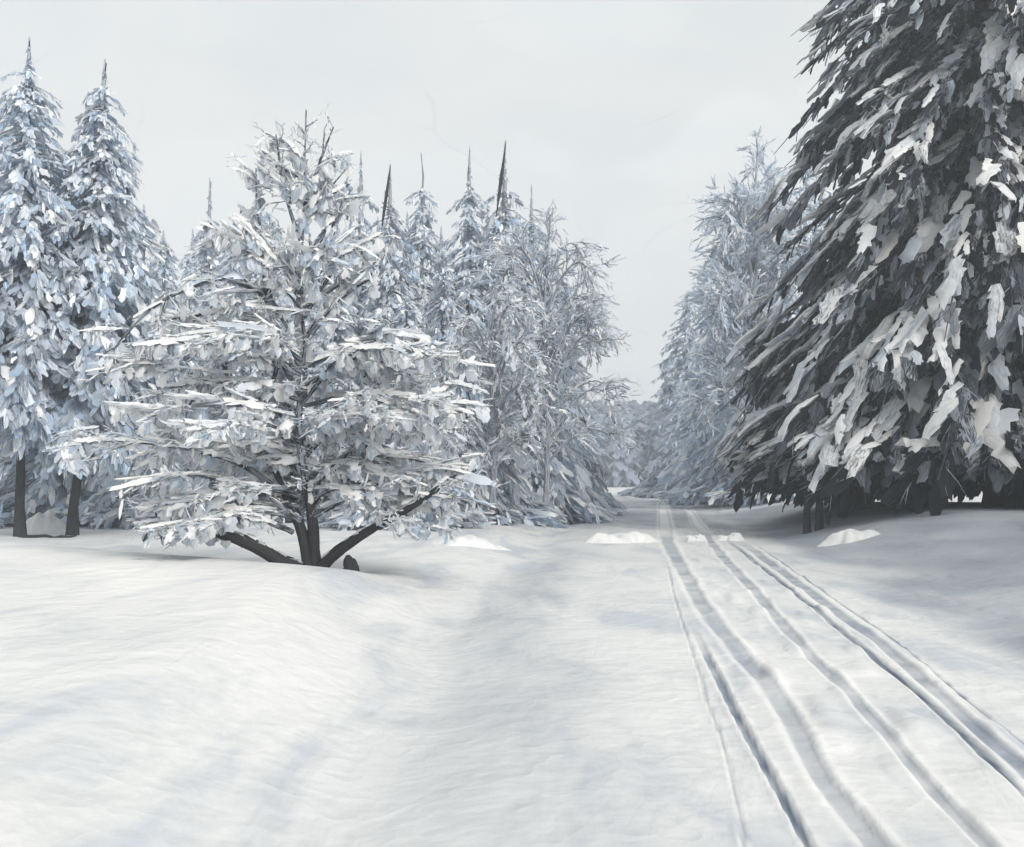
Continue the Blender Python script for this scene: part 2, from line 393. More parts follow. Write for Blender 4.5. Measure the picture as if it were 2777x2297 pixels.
T_BIG = [(DARK, 9), (CHAR, 4), (SLATE, 3), (GREY, 3), (FROST, 2), (PALE, 1.5), (SNOW, .5)]
T_BIG2 = [(DARK, 5), (CHAR, 3.5), (SLATE, 4), (GREY, 3), (FROST, 2), (PALE, 1.2)]
T_COLD = [(SLATE, .35), (GREY, 1), (FROST, 2.2), (BLUE, 4), (PALE, 5), (SNOW, 3)]
T_COLD2 = [(GREY, .7), (FROST, 1.5), (BLUE, 3), (PALE, 4), (SNOW, 5)]
T_GREY = [(CHAR, .3), (SLATE, .7), (GREY, 1.6), (FROST, 3), (BLUE, 2), (PALE, 4), (SNOW, 2)]
T_GREY2 = [(GREY, 1), (FROST, 2), (BLUE, 1), (PALE, 4), (SNOW, 5)]
T_MAIN = [(CHAR, .3), (SLATE, .5), (GREY, 1.1), (FROST, 1.6), (BLUE, 1.2), (PALE, 3), (SNOW, 5), (CREAM, .6)]
T_MAIN2 = [(GREY, .8), (FROST, 1.2), (BLUE, .9), (PALE, 3), (SNOW, 6), (CREAM, 1)]
T_LOW = [(SLATE, .4), (GREY, 1.5), (FROST, 4), (BLUE, 2), (PALE, 3)]
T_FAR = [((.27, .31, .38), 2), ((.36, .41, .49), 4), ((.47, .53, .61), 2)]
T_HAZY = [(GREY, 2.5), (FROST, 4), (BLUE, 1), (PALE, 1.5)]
T_WHITE = [(SNOW, 5), (CREAM, 2), (PALE, 2)]

def spruce(name, label, px, top_row, d, R, seed, group=None, cat='spruce tree', t1=T_COLD, t2=T_COLD2, nb=130, nd=9, size=.5, aspect=.36,
           droop=.55, snow=.5, low=.10, power=.85, lean=0.0, trunk_r=.22, trunk_show=0.0, nu=5, tip=0.0, dark_base=0.0, side=0.0, baseX=None, spire=.05, black_tip=0.0, pad=1.0, big=False, stems=(), t_low=None):
    rng = np.random.default_rng(seed)
    x = at_px(px, d) if baseX is None else baseX; z0 = float(hgt(x, d)) - .08; H = z_row(top_row, d) - z0
    topx = at_px(px, d) - x + lean
    root = empty(name, (x, d, z0)); tag(root, label, cat, group)
    O = np.array([x, d, z0])
    def axis(h): h = np.asarray(h); s = h / H; return O + np.stack([topx * s, 0 * s, h], -1)
    # trunk
    tr = Acc(); k = 16
    hh = np.linspace(0, H, k); P = axis(hh) + np.concatenate([rng.normal(0, .03 * H / 15, (k, 2)) * (hh[:, None] > 0), np.zeros((k, 1))], 1)
    rr = trunk_r * (1 - hh / H) ** .8 + .015; rr[0] *= 1.5
    tubes(tr, P[None], rr[None], *((BARK, CHAR) if (big or t_low) else (SLATE, FROST)), 8, rng, .15)
    a0 = Acc()
    if black_tip:
        hb = np.linspace(H * .80, H * 1.0 + .1, 8); lx = np.linspace(-.35, .06, 8) * black_tip
        hq = rng.uniform(H * .86, H, 14)
        dabs(a0, rng, axis(hq) + np.stack([np.interp(hq, hb, lx), 0 * hq - .3, 0 * hq], -1), rng.normal(0, 1, (14, 3)) * [1, 1, .3] + [0, 0, .8], rng.normal(0, 1, (14, 3)), .35 * (1.15 - (hq / H - .86) / .14), .07, pick(rng, 14, [(DARK, 1), (CHAR, 1)]), pick(rng, 14, T_GREY))
        tubes(tr, (axis(hb) + np.stack([lx, 0 * lx - .3, 0 * lx], -1))[None], np.array([[.01, .03, .06, .07, .075, .05, .035, .008]]) , DARK, CHAR, 6, rng, .2)
    tr.build('trunk', M_BARK, root, True, (x, d, z0))
    for (sx, sy) in stems:
        st_ = Acc(); sx_ = at_px(sx * K_D, d - 4); g0 = float(hgt(sx_, d - 4)) - .1
        Ps = np.stack([sx_ + np.linspace(0, .2, 5), np.full(5, d - 4.0) + np.linspace(0, .6, 5), g0 + np.linspace(0, 2.3, 5)], -1)
        tubes(st_, Ps[None], np.array([[.13, .11, .10, .10, .09]]), DARK, CHAR, 8, rng, .2)
        st_.build('stem', M_BARK, root, True, (x, d, z0))
    # crown
    a = a0; sn = Acc()
    t = rng.uniform(0, 1, nb) ** 1.25; t = low + (1 - spire - low) * t
    t = np.sort(t); az = np.arange(nb) * 2.39996 + rng.uniform(-.5, .5, nb)
    rel = (t - low) / (1 - low) * (1 - .6 * spire)
    r = R * ((1 - rel) ** power) * rng.uniform(.72, 1.12, nb) + tip * rng.uniform(.2, 1, nb) * .3
    if big: r = np.where(rel < .12, r * (.8 + rel), r)
    m = np.maximum(3, (nd * (0.35 + .65 * (1 - rel))).astype(int))
    bi = np.repeat(np.arange(nb), m); s = np.concatenate([(np.arange(q) + rng.uniform(.1, .9, q)) / q for q in m]) ** .8
    dirh = np.stack([np.cos(az), np.sin(az), 0 * az], -1)
    dr = droop * rng.uniform(.7, 1.3, nb)
    dr = np.minimum(dr, np.maximum(.02, (t * H - (rng.uniform(.5, 1.9, nb) if big else .5)) / r))
    up = rng.uniform(-.05, .25, nb) * (rel > .5)
    def bp(bi, s):
        return axis(t[bi] * H) + dirh[bi] * (r[bi] * s)[:, None] + np.stack([0 * s, 0 * s, r[bi] * (up[bi] * s - dr[bi] * s ** 1.5)], -1)
    Cc = bp(bi, s)
    gz = z0 + (.4 if big else .12); under = Cc[:, 2] < gz
    keep_ = ~under; bi, s, Cc, under = bi[keep_], s[keep_], Cc[keep_], under[keep_]
    Tn = unit(bp(bi, s + .02) - bp(bi, s - .02 + 1e-6))
    Cc[under, 2] = gz + rng.uniform(-.05, .5, under.sum()); Tn[under, 2] *= .2
    lat = np.cross(Tn, [0, 0, 1.0]); lat = unit(lat)
    n = len(Cc); sz = size * (0.28 + .72 * (1 - rel[bi]) ** .7)
    # needle clumps: along the bough, fanned to both sides, and hanging under it
    for kind, rep in ((0, 1), (1, 2), (2, 1)):
        for _ in range(rep):
            sp = rng.uniform(-1, 1, n)
            if big: sp = sp * .5
            if kind == 0:
                C = Cc + lat * (sp * sz * .35)[:, None]; A = Tn + lat * (sp * .5)[:, None]; L = sz * rng.uniform(.8, 1.7, n)
                z_ = 0
            elif kind == 1:
                C = Cc + lat * (sp * sz * .9)[:, None]; C[:, 2] -= np.abs(sp) * sz * .35
                A = Tn * .9 + lat * (sp * 1.1)[:, None] + np.array([0, 0, -.25]); L = sz * rng.uniform(.6, 1.3, n)
            else:
                C = Cc + lat * (sp * sz * .6)[:, None]; C[:, 2] -= sz * rng.uniform(.2, .6, n)
                A = Tn * .5 + lat * (sp * .4)[:, None] + np.array([0, 0, -.9]); L = sz * rng.uniform(.6, 1.2, n)
            C = C + rng.normal(0, .06, (n, 3)) * sz[:, None]
            Nn = np.cross(A, lat + rng.normal(0, .25, (n, 3))) ; Nn = Nn * np.sign(Nn[:, 2:3] + 1e-6) + rng.normal(0, .35, (n, 3))
            tt1, tt2 = (t1, t2)
            c1 = pick(rng, n, tt1); c2 = pick(rng, n, tt2)
            if t_low:
                lm = rng.uniform(0, 1, n) < 1.3 - 2.2 * rel[bi]
                c1[lm] = pick(rng, int(lm.sum()), t_low); c2[lm] = pick(rng, int(lm.sum()), t_low)
            if kind == 2: c2 = c1 * 1.6 + .01
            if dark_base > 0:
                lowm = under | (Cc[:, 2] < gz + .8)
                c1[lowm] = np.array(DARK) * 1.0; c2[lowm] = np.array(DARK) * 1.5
            dabs(a, rng, C, A, Nn, L, L * aspect * rng.uniform(.7, 1.3, n), c1, c2, nu=nu)
    # snow pads lying on the boughs
    q = rng.uniform(0, 1, n) < snow
    if big: q &= (np.sin(s * rng.uniform(7, 12, nb)[bi] + rng.uniform(0, 6.28, nb)[bi]) > -.5)
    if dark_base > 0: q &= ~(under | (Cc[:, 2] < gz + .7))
    if q.any():
        sp = rng.uniform(-1, 1, q.sum())
        C = Cc[q] + lat[q] * (sp * sz[q] * .4)[:, None] + np.array([0, 0, 1.0]) * (sz[q] * (.30 if big else .12))[:, None] + dirh[bi[q]] * (sz[q] * (.35 if big else .1))[:, None]
        A = Tn[q] + lat[q] * (sp * .35)[:, None] + rng.normal(0, .15, (q.sum(), 3))
        Nn = np.array([0, 0, 1.0]) + dirh[bi[q]] * .6 + rng.normal(0, .25, (q.sum(), 3))
        L = sz[q] * rng.uniform(.5, 1.5 if not big else 1.3, q.sum()) * pad
        dabs(sn, rng, C, A, Nn, L, L * (rng.uniform(.20, .38, q.sum()) if big else rng.uniform(.3, .5, q.sum())), pick(rng, q.sum(), T_WHITE), pick(rng, q.sum(), T_WHITE + [(GREY, 2), (SLATE, 1.5), (FROST, 2)] if big else t2 + T_WHITE), .5, .2, nu=9 if nu > 4 and size > .5 else nu, jag=.2, thick=.35)
    if spire > 0 and 'dark' not in label.split('spruce')[1][:30] and trunk_r < .3:
        hb = np.linspace(H * (1 - spire * 1.8), H * 1.01, 6)
        tubes(a, axis(hb)[None], np.linspace(.07, .012, 6)[None] * (1 + d / 60), np.array(FROST), np.array(PALE), 5, rng, .3)
        m_ = 34; h_ = H * (1 - spire * 2.2 * rng.uniform(0.05, 1, m_)); az_ = rng.uniform(0, 6.28, m_)
        f_ = (H - h_) / (H * spire * 2.2)
        A_ = np.stack([np.cos(az_) * .6, np.sin(az_) * .6, -.2 - .9 * rng.uniform(0, 1, m_)], -1)
        L_ = (.10 + .40 * f_) * (.7 + d / 100)
        dabs(a, rng, axis(h_) + A_ * (L_ * .35)[:, None], A_, np.stack([np.cos(az_), np.sin(az_), .6 + 0 * az_], -1), L_ * rng.uniform(.9, 1.8, m_), L_ * .4, pick(rng, m_, t1), pick(rng, m_, t2), nu=nu)
    # bough wood and tip twigs
    kk = 5; ss = np.linspace(0, 1.06, kk)
    PB = np.stack([bp(np.arange(nb), np.full(nb, v)) for v in ss], 1)
    RB = np.linspace(1, .12, kk)[None] * (.02 + .012 * r)[:, None]
    PB[:, :, 2] = np.maximum(PB[:, :, 2], z0 + (.9 if big else .1))
    tubes(a, PB, RB, np.array(CHAR if big else FROST), np.array(GREY if big else PALE), 3)
    ntw = n; sp = rng.normal(0, .55, ntw)
    A = unit(Tn + lat * sp[:, None] + rng.normal(0, .15, (ntw, 3)))
    P0 = Cc; L = sz * rng.uniform(.5, 1.2, ntw)
    PT = np.stack([P0 + A * (L * v)[:, None] + np.array([0, 0, -.25]) * (L * v * v)[:, None] for v in (0, .5, 1.0)], 1)
    tubes(a, PT, np.stack([L * .02, L * .014, L * .003], 1), pick(rng, ntw, t2), pick(rng, ntw, T_WHITE), 3)
    a.build('crown', M_NEEDLE, root, False, (x, d, z0))
    s_ = sn.build('snow_clumps', M_SNOW, root, True, (x, d, z0))
    return root

def grow(rng, limbs, spec, flat=None, foot=None):
    """limbs: list of (pts, r0). spec: list of levels (count per metre, length, spread, upward, curve) -> list of path sets"""
    sets = []
    cur = [(spline(p, 14), r) for p, r in limbs]
    P = np.stack([c[0] for c in cur]); R = np.array([c[1] for c in cur])
    sets.append((P, R))
    for (cnt, Lm, spread, upw, curve, smin, rr) in spec:
        seg = np.linalg.norm(np.diff(P, axis=1), axis=-1).sum(1)
        num = np.maximum(1, (seg * cnt).astype(int)); bi = np.repeat(np.arange(len(P)), num)
        s = rng.uniform(smin, 1, len(bi)); k = P.shape[1]
        f = s * (k - 1); i = np.clip(f.astype(int), 0, k - 2); fr = (f - i)[:, None]
        S = P[bi, i] * (1 - fr) + P[bi, i + 1] * fr
        T = unit(P[bi, i + 1] - P[bi, i])
        if foot is not None:
            ok_ = np.linalg.norm((S - np.array(foot)) * [1, 1, 1.0], axis=-1) > 1.2
            bi, s, S, T = bi[ok_], s[ok_], S[ok_], T[ok_]
        rnd = unit(rng.normal(0, 1, T.shape)); rnd -= T * (rnd * T).sum(-1, keepdims=True); rnd = unit(rnd)
        D = T * (1 - spread * .5) + rnd * spread + np.array([0, 0, upw])
        if flat: D[:, 2] *= np.where(S[:, 2] < flat, .3, 1.0)
        D = unit(D)
        L = Lm * rng.uniform(.45, 1.2, len(bi)) * (1.1 - .5 * s)
        if flat and len(sets) == 1: L = L * np.clip(R[bi] / .065, .42, 1.15)
        n_k = 7 if cnt < 4 else 5
        v = np.linspace(0, 1, n_k)
        RL = R
        P = S[:, None] + D[:, None] * (L[:, None] * v[None])[..., None] + np.array([0, 0, curve]) * (L[:, None] * v[None] ** 2)[..., None]
        P = P + rng.normal(0, .03, P.shape) * (L[:, None, None] * v[None, :, None])
        R = rr * rng.uniform(.7, 1.3, len(bi))
        sets.append((P, R))
    return sets

def frost_tree(name, label, limbs, origin, seed, spec, cat='bare tree', group=None, t1=T_GREY, t2=T_GREY2, snowp=.6, stroke=.34, thin=1.0, wood=(BARK, CHAR), flat=None, woods=None, shelf=0, nu=5):
    rng = np.random.default_rng(seed)
    root = empty(name, origin); tag(root, label, cat, group)
    sets = grow(rng, limbs, spec, flat, foot=origin if shelf else None)
    tr = Acc(); a = Acc(); sn = Acc()
    for li, (P, R) in enumerate(sets):
        n, k, _ = P.shape
        taper = np.linspace(1, .28 if li < 2 else .15, k)[None] * R[:, None]
        if li == 0:
            for j in range(n): tubes(tr if (woods is None or j < woods) else a, P[j:j + 1], taper[j:j + 1], *(wood if (woods is None or j < woods) else (np.array(CHAR), np.array(FROST))), 8, rng, .18)
        elif li == 1: tubes(a, P, taper, pick(rng, n, [(CHAR, 1.5), (SLATE, 1.5), (GREY, 2), (FROST, 1)]), pick(rng, n, t2), 5)
        else: tubes(a, P, taper, pick(rng, n, t1), pick(rng, n, T_WHITE if snowp > .5 else t2), 3)
        # snow strokes along the upper side
        per = max(1, int((k - 1)))
        for j in range(k - 1):
            A = P[:, j + 1] - P[:, j]; L = np.linalg.norm(A, axis=-1); C = (P[:, j] + P[:, j + 1]) / 2
            keep = rng.uniform(0, 1, n) < snowp * (1 if li else 1.1) * (0.75 + .25 * (li < 3))
            if li == 0: keep &= (np.abs(unit(A)[:, 2]) < .93)
            if not keep.any(): continue
            m = keep.sum(); Lk = L[keep] * rng.uniform(.8, 1.4, m)
            W = np.minimum(Lk * rng.uniform(.25, .5, m), stroke * rng.uniform(.25, .55, m)) + taper[keep, j] * .8
            Cn = C[keep] + np.array([0, 0, 1.0]) * (taper[keep, j] * .9 + W * .15)[:, None]
            Nn = np.array([0, -.25, 1.0]) + rng.normal(0, .35, (m, 3))
            dabs(sn if rng.uniform() < .5 or li == 0 else a, rng, Cn, A[keep] + rng.normal(0, .04, (m, 3)), Nn, Lk, W * thin,
                 pick(rng, m, T_WHITE if li < 2 else T_WHITE + t2), pick(rng, m, t2 if li else T_WHITE), .5, .15, thick=.4 if li < 2 else 0)
    if shelf:
        # long snow shelves resting on the boughs, with rime hanging from their undersides
        P, R = sets[1]; n = len(P); k = P.shape[1]
        Pl, Rl = sets[0]; il = rng.integers(0, len(Pl), shelf // 2); jl = rng.integers(3, Pl.shape[1] - 1, shelf // 2)
        iu = rng.integers(0, n, shelf - shelf // 2); ju = rng.integers(1, k - 1, len(iu))
        C = np.concatenate([Pl[il, jl], P[iu, ju]]); A = np.concatenate([unit(Pl[il, jl + 1] - Pl[il, jl]), unit(P[iu, ju + 1] - P[iu, ju])])
        okk = (np.abs(A[:, 2]) < .75) & (np.linalg.norm(C - np.array(origin), axis=-1) > 1.25); C, A = C[okk], A[okk]; m = len(C)
        A[:, 2] *= np.where(C[:, 2] < flat, .6, 1.0)
        upf = np.clip((C[:, 2] - flat) / 3, 0, 1)
        L = rng.uniform(.3, .95, m) * (1 - .55 * upf); W = L * rng.uniform(.10, .20, m)
        Nn = np.array([0, -.55, .8]) + rng.normal(0, .2, (m, 3))
        dabs(sn, rng, C + np.array([0, -.05, .05]), A, Nn, L, W, pick(rng, m, T_WHITE), pick(rng, m, T_WHITE + T_WHITE + t2), .5, .12, nu=11, jag=.3, thick=.4)
        rep = np.repeat(np.arange(m), 4); Cn = C[rep] + A[rep] * (L[rep] * rng.uniform(-.45, .45, len(rep)))[:, None]; mm_ = len(rep)
        Ld = rng.uniform(.08, .26, mm_); Cn = Cn - np.array([0, 0, 1.0]) * (Ld * .5)[:, None]
        Ad = np.array([0, 0, -1.0]) + rng.normal(0, .22, (mm_, 3))
        dabs(a, rng, Cn, Ad, np.array([0, -1.0, .2]) + rng.normal(0, .3, (mm_, 3)), Ld, Ld * rng.uniform(.3, .8, mm_), pick(rng, mm_, t1), pick(rng, mm_, t2), nu=5)
    # frosted sprays at the last level
    P, R = sets[-1]; n = len(P)
    for _ in range(1 if shelf else 2):
        P, R = sets[-1]; n = len(P)
        j = rng.integers(1, P.shape[1], n); C = P[np.arange(n), j]; A = unit(P[:, -1] - P[:, 0]) + rng.normal(0, .3, (n, 3))
        L = stroke * rng.uniform(.35, 1.1, n)
        dabs(a, rng, C + rng.normal(0, .05, (n, 3)), A, rng.normal(0, 1, (n, 3)) + np.array([0, -.3, .8]), L, L * rng.uniform(.12, .3, n) * thin, pick(rng, n, t1), pick(rng, n, t2))
    tr.build('trunk', M_BARK, root, True, origin)
    a.build('crown', M_NEEDLE, root, False, origin)
    sn.build('snow_clumps', M_SNOW, root, True, origin)
    return root

def D(dx, dy, d, off=0.0):       # a point of the measuring grid at distance d (+off)
    dd = d + off
    return ((dx * K_D - 512) / F * dd, dd, z_row(dy * K_D, dd))

# --- the snow-laden multi-stemmed tree on the left bank
MD = 16.2
_rm = np.random.default_rng(77)
main_limbs = [
    ([D(640,1180,MD), D(618,1090,MD), D(585,1010,MD,.1), D(552,940,MD,.2)], .13),
    ([D(648,1175,MD), D(640,1060,MD,-.1), D(626,985,MD,-.1)], .12),
    ([D(650,1172,MD), D(700,1125,MD,-.2), D(770,1080,MD,-.4), D(850,1035,MD,-.6), D(935,975,MD,-.6)], .11),
    ([D(640,1178,MD), D(600,1165,MD,-.1), D(540,1130,MD,-.3), D(480,1102,MD,-.5), D(410,1085,MD,-.7), D(320,1050,MD,-.8)], .16),
    ([D(552,940,MD,.2), D(545,860,MD,.2), D(568,750,MD,.1), D(592,670,MD)], .065),
    ([D(626,985,MD,-.1), D(612,870,MD), D(622,760,MD), D(625,690,MD)], .07),
    ([D(625,690,MD), D(612,590,MD), D(622,470,MD), D(625,340,MD), D(628,225,MD)], .034),
    ([D(640,1060,MD,-.1), D(700,960,MD), D(780,885,MD,.3), D(870,820,MD,.5), D(925,790,MD,.6)], .07),
    ([D(545,880,MD,.2), D(475,805,MD,.2), D(385,765,MD), D(300,745,MD,-.2), D(235,750,MD,-.3)], .06),
    ([D(592,670,MD), D(540,605,MD), D(455,572,MD,-.2), D(365,600,MD,-.2), D(295,645,MD,-.3), D(235,715,MD,-.3)], .06),
    ([D(625,700,MD), D(665,645,MD), D(705,605,MD,.1), D(770,565,MD,.2)], .07),
    ([D(585,1010,MD,.1), D(490,950,MD), D(385,920,MD), D(270,905,MD,.1), D(180,905,MD,.1)], .06),
    ([D(640,1060,MD,-.1), D(740,1005,MD,-.3), D(850,965,MD,-.5), D(950,955,MD,-.5)], .06),
    ([D(622,760,MD), D(700,720,MD,-.2), D(775,690,MD,-.3), D(850,675,MD,-.3)], .05),
    ([D(568,750,MD,.1), D(500,700,MD,.3), D(420,665,MD,.4), D(330,640,MD,.4)], .05),
    ([D(620,1000,MD), D(520,1000,MD,-.6), D(400,975,MD,-1.0), D(280,985,MD,-1.2)], .05),
    ([D(612,900,MD), D(560,840,MD,-.8), D(460,830,MD,-1.3), D(340,840,MD,-1.5), D(250,830,MD,-1.5)], .05),
    ([D(615,900,MD), D(690,860,MD,-.8), D(790,850,MD,-1.3), D(900,870,MD,-1.4)], .05),
    ([D(600,1090,MD), D(520,1060,MD,-.6), D(420,1030,MD,-.9), D(330,1035,MD,-.9)], .05),
    ([D(618,500,MD), D(585,400,MD,-.1), D(572,320,MD,-.1), D(566,275,MD,-.1)], .035),
    ([D(622,440,MD), D(650,350,MD,-.1), D(668,300,MD), D(684,260,MD)], .035),
    ([D(620,540,MD), D(690,450,MD), D(700,420,MD), D(720,390,MD)], .035),
    ([D(615,600,MD), D(560,520,MD), D(530,450,MD), D(525,345,MD)], .035),
    ([D(622,640,MD), D(560,560,MD,-.3), D(490,500,MD,-.4), D(440,480,MD,-.4)], .035),
    ([D(625,650,MD), D(680,560,MD,.3), D(740,500,MD,.4), D(790,480,MD,.5)], .035),
]
for i in range(18):   # short rising shoots round the leader
    y0 = _rm.uniform(300, 640); sgn = 1 if i % 2 else -1; ln = _rm.uniform(.16, .34) * (y0 - 170) + 18; up = ln * _rm.uniform(.5, 1.3)
    main_limbs.append(([D(620, y0, MD), D(620 + sgn * ln * .5, y0 - up * .5, MD, _rm.uniform(-.4, .4)), D(620 + sgn * ln, y0 - up, MD, _rm.uniform(-.6, .6))], .03))
for i in range(12):   # low boughs sweeping out just above the snow
    y0 = _rm.uniform(1010, 1075); sgn = 1 if i % 2 else -1; ln = _rm.uniform(170, 310); dz = _rm.uniform(-1.6, 1.8)
    main_limbs.append(([D(618, y0, MD), D(618 + sgn * ln * .4, y0 - 18, MD, dz * .4), D(618 + sgn * ln * .75, y0 - 5, MD, dz * .75), D(618 + sgn * ln, y0 + 25, MD, dz)], .04))
for i in range(40):   # further boughs towards and away from the viewer
    y0 = _rm.uniform(720, 1080); sgn = 1 if i % 2 else -1; ln = _rm.uniform(150, 330); dz = _rm.uniform(-2.4, 2.4)
    up = _rm.uniform(20, 90)
    main_limbs.append(([D(618, y0, MD), D(618 + sgn * ln * .35, y0 - up, MD, dz * .4), D(618 + sgn * ln * .7, y0 - up * 1.05, MD, dz * .75), D(618 + sgn * ln, y0 - up * .7, MD, dz)], .045))
ox, oy, oz = D(640, 1178, MD)
frost_tree('snowy_tree', 'broad many-stemmed bare tree bowed under snow, its black forked foot standing on the left bank', main_limbs, (ox, oy, float(hgt(ox, oy))), 11,
           [(4.8, 1.15, .75, .10, -.18, .08, .014), (6.0, .42, .8, .05, -.2, .08, .006)], stroke=.30, snowp=.85, t1=T_MAIN, t2=T_MAIN2, flat=4.6, woods=4, wood=(BARK, CHAR), shelf=1700, thin=.7)

# --- frosted broadleaf tree right of the left-hand wood, fanning towards the road
TD = 33.0
def fan(cx, base, top, spreadL, spreadR, d, nl, seed, depth=1.5, r=.12):
    rg = np.random.default_rng(seed); out = [([D(cx, base, d), D(cx + 4, base - (base - top) * .3, d), D(cx - 4, base - (base - top) * .6, d), D(cx + 8, top + 30, d)], r)]
    for i in range(nl):
        f = (i + .5) / nl; y0 = base - (base - top) * (.08 + .62 * f); sgn = 1 if i % 2 else -1; sp = (spreadR if sgn > 0 else -spreadL)
        hgtf = (base - top) * rg.uniform(.10, .26); s_ = sp * (1 - .45 * f) * rg.uniform(.75, 1.05); dz = rg.uniform(-depth, depth)
        out.append(([D(cx, y0, d), D(cx + s_ * .35, y0 - hgtf * .75, d, dz * .4), D(cx + s_ * .7, y0 - hgtf * 1.05, d, dz * .8), D(cx + s_, y0 - hgtf * .85, d, dz)], r * .45))
    return out
frost_tree('frosted_tree', 'frosted bare tree with wispy fanned twigs where the left wood meets the road', fan(1120, 1030, 410, 150, 150, TD, 22, 4), (D(1120, 1030, TD)[0], TD, float(hgt(D(1120, 1030, TD)[0], TD))), 12,
           [(4.8, 1.4, .7, .35, -.25, .1, .016), (5.6, .8, .5, .1, -.35, .1, .009)], stroke=.42, snowp=.7, t1=T_GREY, t2=T_COLD2, thin=.6, wood=(SLATE, PALE))
frost_tree('frosted_tree', 'smaller twiggy frosted tree just left of the one at the road edge', fan(1010, 1040, 560, 120, 110, 31, 16, 5), (D(1010, 1040, 31)[0], 31, float(hgt(D(1010, 1040, 31)[0], 31))), 13,
           [(4.2, 1.2, .7, .2, -.3, .1, .018), (4.6, .7, .6, .05, -.35, .1, .009)], stroke=.45, snowp=.8, t1=T_GREY, t2=T_GREY2, thin=.9, wood=(SLATE, PALE))
OD = 55.0
frost_tree('frosted_tree', 'pale frosted tree with spiky twigs rising behind the left edge of the great dark spruce', fan(1545, 1010, 290, 115, 90, OD, 20, 6, 2.5, .2), (D(1545, 1010, OD)[0], OD, float(hgt(D(1545, 1010, OD)[0], OD))), 14,
           [(3.4, 2.4, .6, .45, -.15, .1, .028), (4.0, 1.3, .5, .15, -.3, .1, .015)], stroke=.8, snowp=.8, t1=T_COLD, t2=T_COLD2, thin=.7, wood=(GREY, PALE))

# --- spruces.  px, top row, distance, radius
K2 = K_D
S = spruce
G1 = 'tall snow-covered spruces at the left edge'
S('spruce_tree', 'tallest pale spruce at the far left edge, its pointed top bare against the sky', 60*K2, 85*K2, 28, 3.0, 21, G1, nb=240, nd=11, size=.5, droop=.75, snow=.4, low=.34, power=.7, t_low=T_LOW, trunk_r=.115, baseX=at_px(20, 28))
S('spruce_tree', 'second tall pale spruce from the left edge, leaning slightly to its blunt snowy top', 215*K2, 130*K2, 28.8, 3.1, 22, G1, nb=240, nd=11, size=.5, droop=.75, snow=.4, low=.34, power=.7, t_low=T_LOW, trunk_r=.12, baseX=at_px(73, 28.8))
G2 = 'frosted spruces of the wood behind the snowy tree'
small = [
    (295, 425, 38, 3.4, 'short blue-white spruce filling the dip right of the two tallest left spruces'),
    (335, 478, 36, 3.2, 'low blue-white spruce just left of the snowy tree, under the dip in the skyline'),
    (430, 372, 42, 2.2, 'slim pale spruce with a blunt stubby top left of the snowy tree'),
    (530, 345, 44, 3.0, 'pale pointed spruce showing beside the left shoulder of the snowy tree'),
    (740, 318, 44, 2.9, 'blue-grey spruce with a needle-thin top just right of the snowy tree'),
    (800, 345, 41, 2.3, 'spruce with a black leaning bare tip right of the snowy tree'),
    (865, 312, 43, 2.3, 'narrow spruce with a long dark spire in the middle of the left wood'),
    (963, 308, 42, 2.7, 'spruce with rounded snowy shoulders under a thin pale spire'),
    (1035, 297, 41, 2.4, 'spruce with the tallest black tip of the left wood'),
    (1090, 385, 45, 2.6, 'blue-shaded spruce behind the wispy frosted tree'),
    (690, 470, 39, 2.8, 'grey spruce peering over the right boughs of the snowy tree'),
    (910, 520, 36, 2.7, 'low scaly-looking grey spruce in front of the dark spires'),
    (835, 600, 33, 2.6, 'lowest snow-dusted spruce directly right of the snowy tree'),
    (110, 400, 37, 3.0, 'pale spruce wedged between the two tallest left spruces'),
    (480, 470, 38, 2.8, 'grey-blue spruce behind the left boughs of the snowy tree'),
]
for i, (dx, dy, d, R, lab) in enumerate(small):
    S('spruce_tree', lab, dx*K2, dy*K2, d, R * 1.15, 40 + i, G2, nb=190, nd=8, size=.6, droop=.7, snow=.45, low=.03, power=.72, spire=.10 if dy < 400 else .03, black_tip=1.0 if 'black' in lab else 0,
      t1=T_COLD if dx < 500 or i % 3 == 0 else T_GREY, t2=T_COLD2 if i % 2 else T_GREY2, trunk_r=.16)

for i, (dx, dy, d) in enumerate([(20, 520, 52), (160, 500, 50), (250, 500, 54), (395, 475, 56), (240, 450, 50), (455, 480, 52), (570, 480, 55), (640, 500, 58), (720, 440, 53), (775, 450, 56), (835, 440, 52), (905, 470, 55), (1000, 430, 52), (1060, 440, 57), (1140, 520, 50), (1135, 540, 54), (1135, 640, 61), (1080, 470, 42), (960, 560, 38), (1120, 760, 48)]):
    S('spruce_tree', 'grey-blue spruce deep in the left wood behind the front row of trees', dx*K2, dy*K2, d, 3.6, 140 + i, 'spruces deep in the left wood', nb=120, nd=7, size=.9, droop=.7, snow=.25, low=.02, power=.7, t1=T_COLD if i % 2 else T_GREY, t2=T_COLD2)
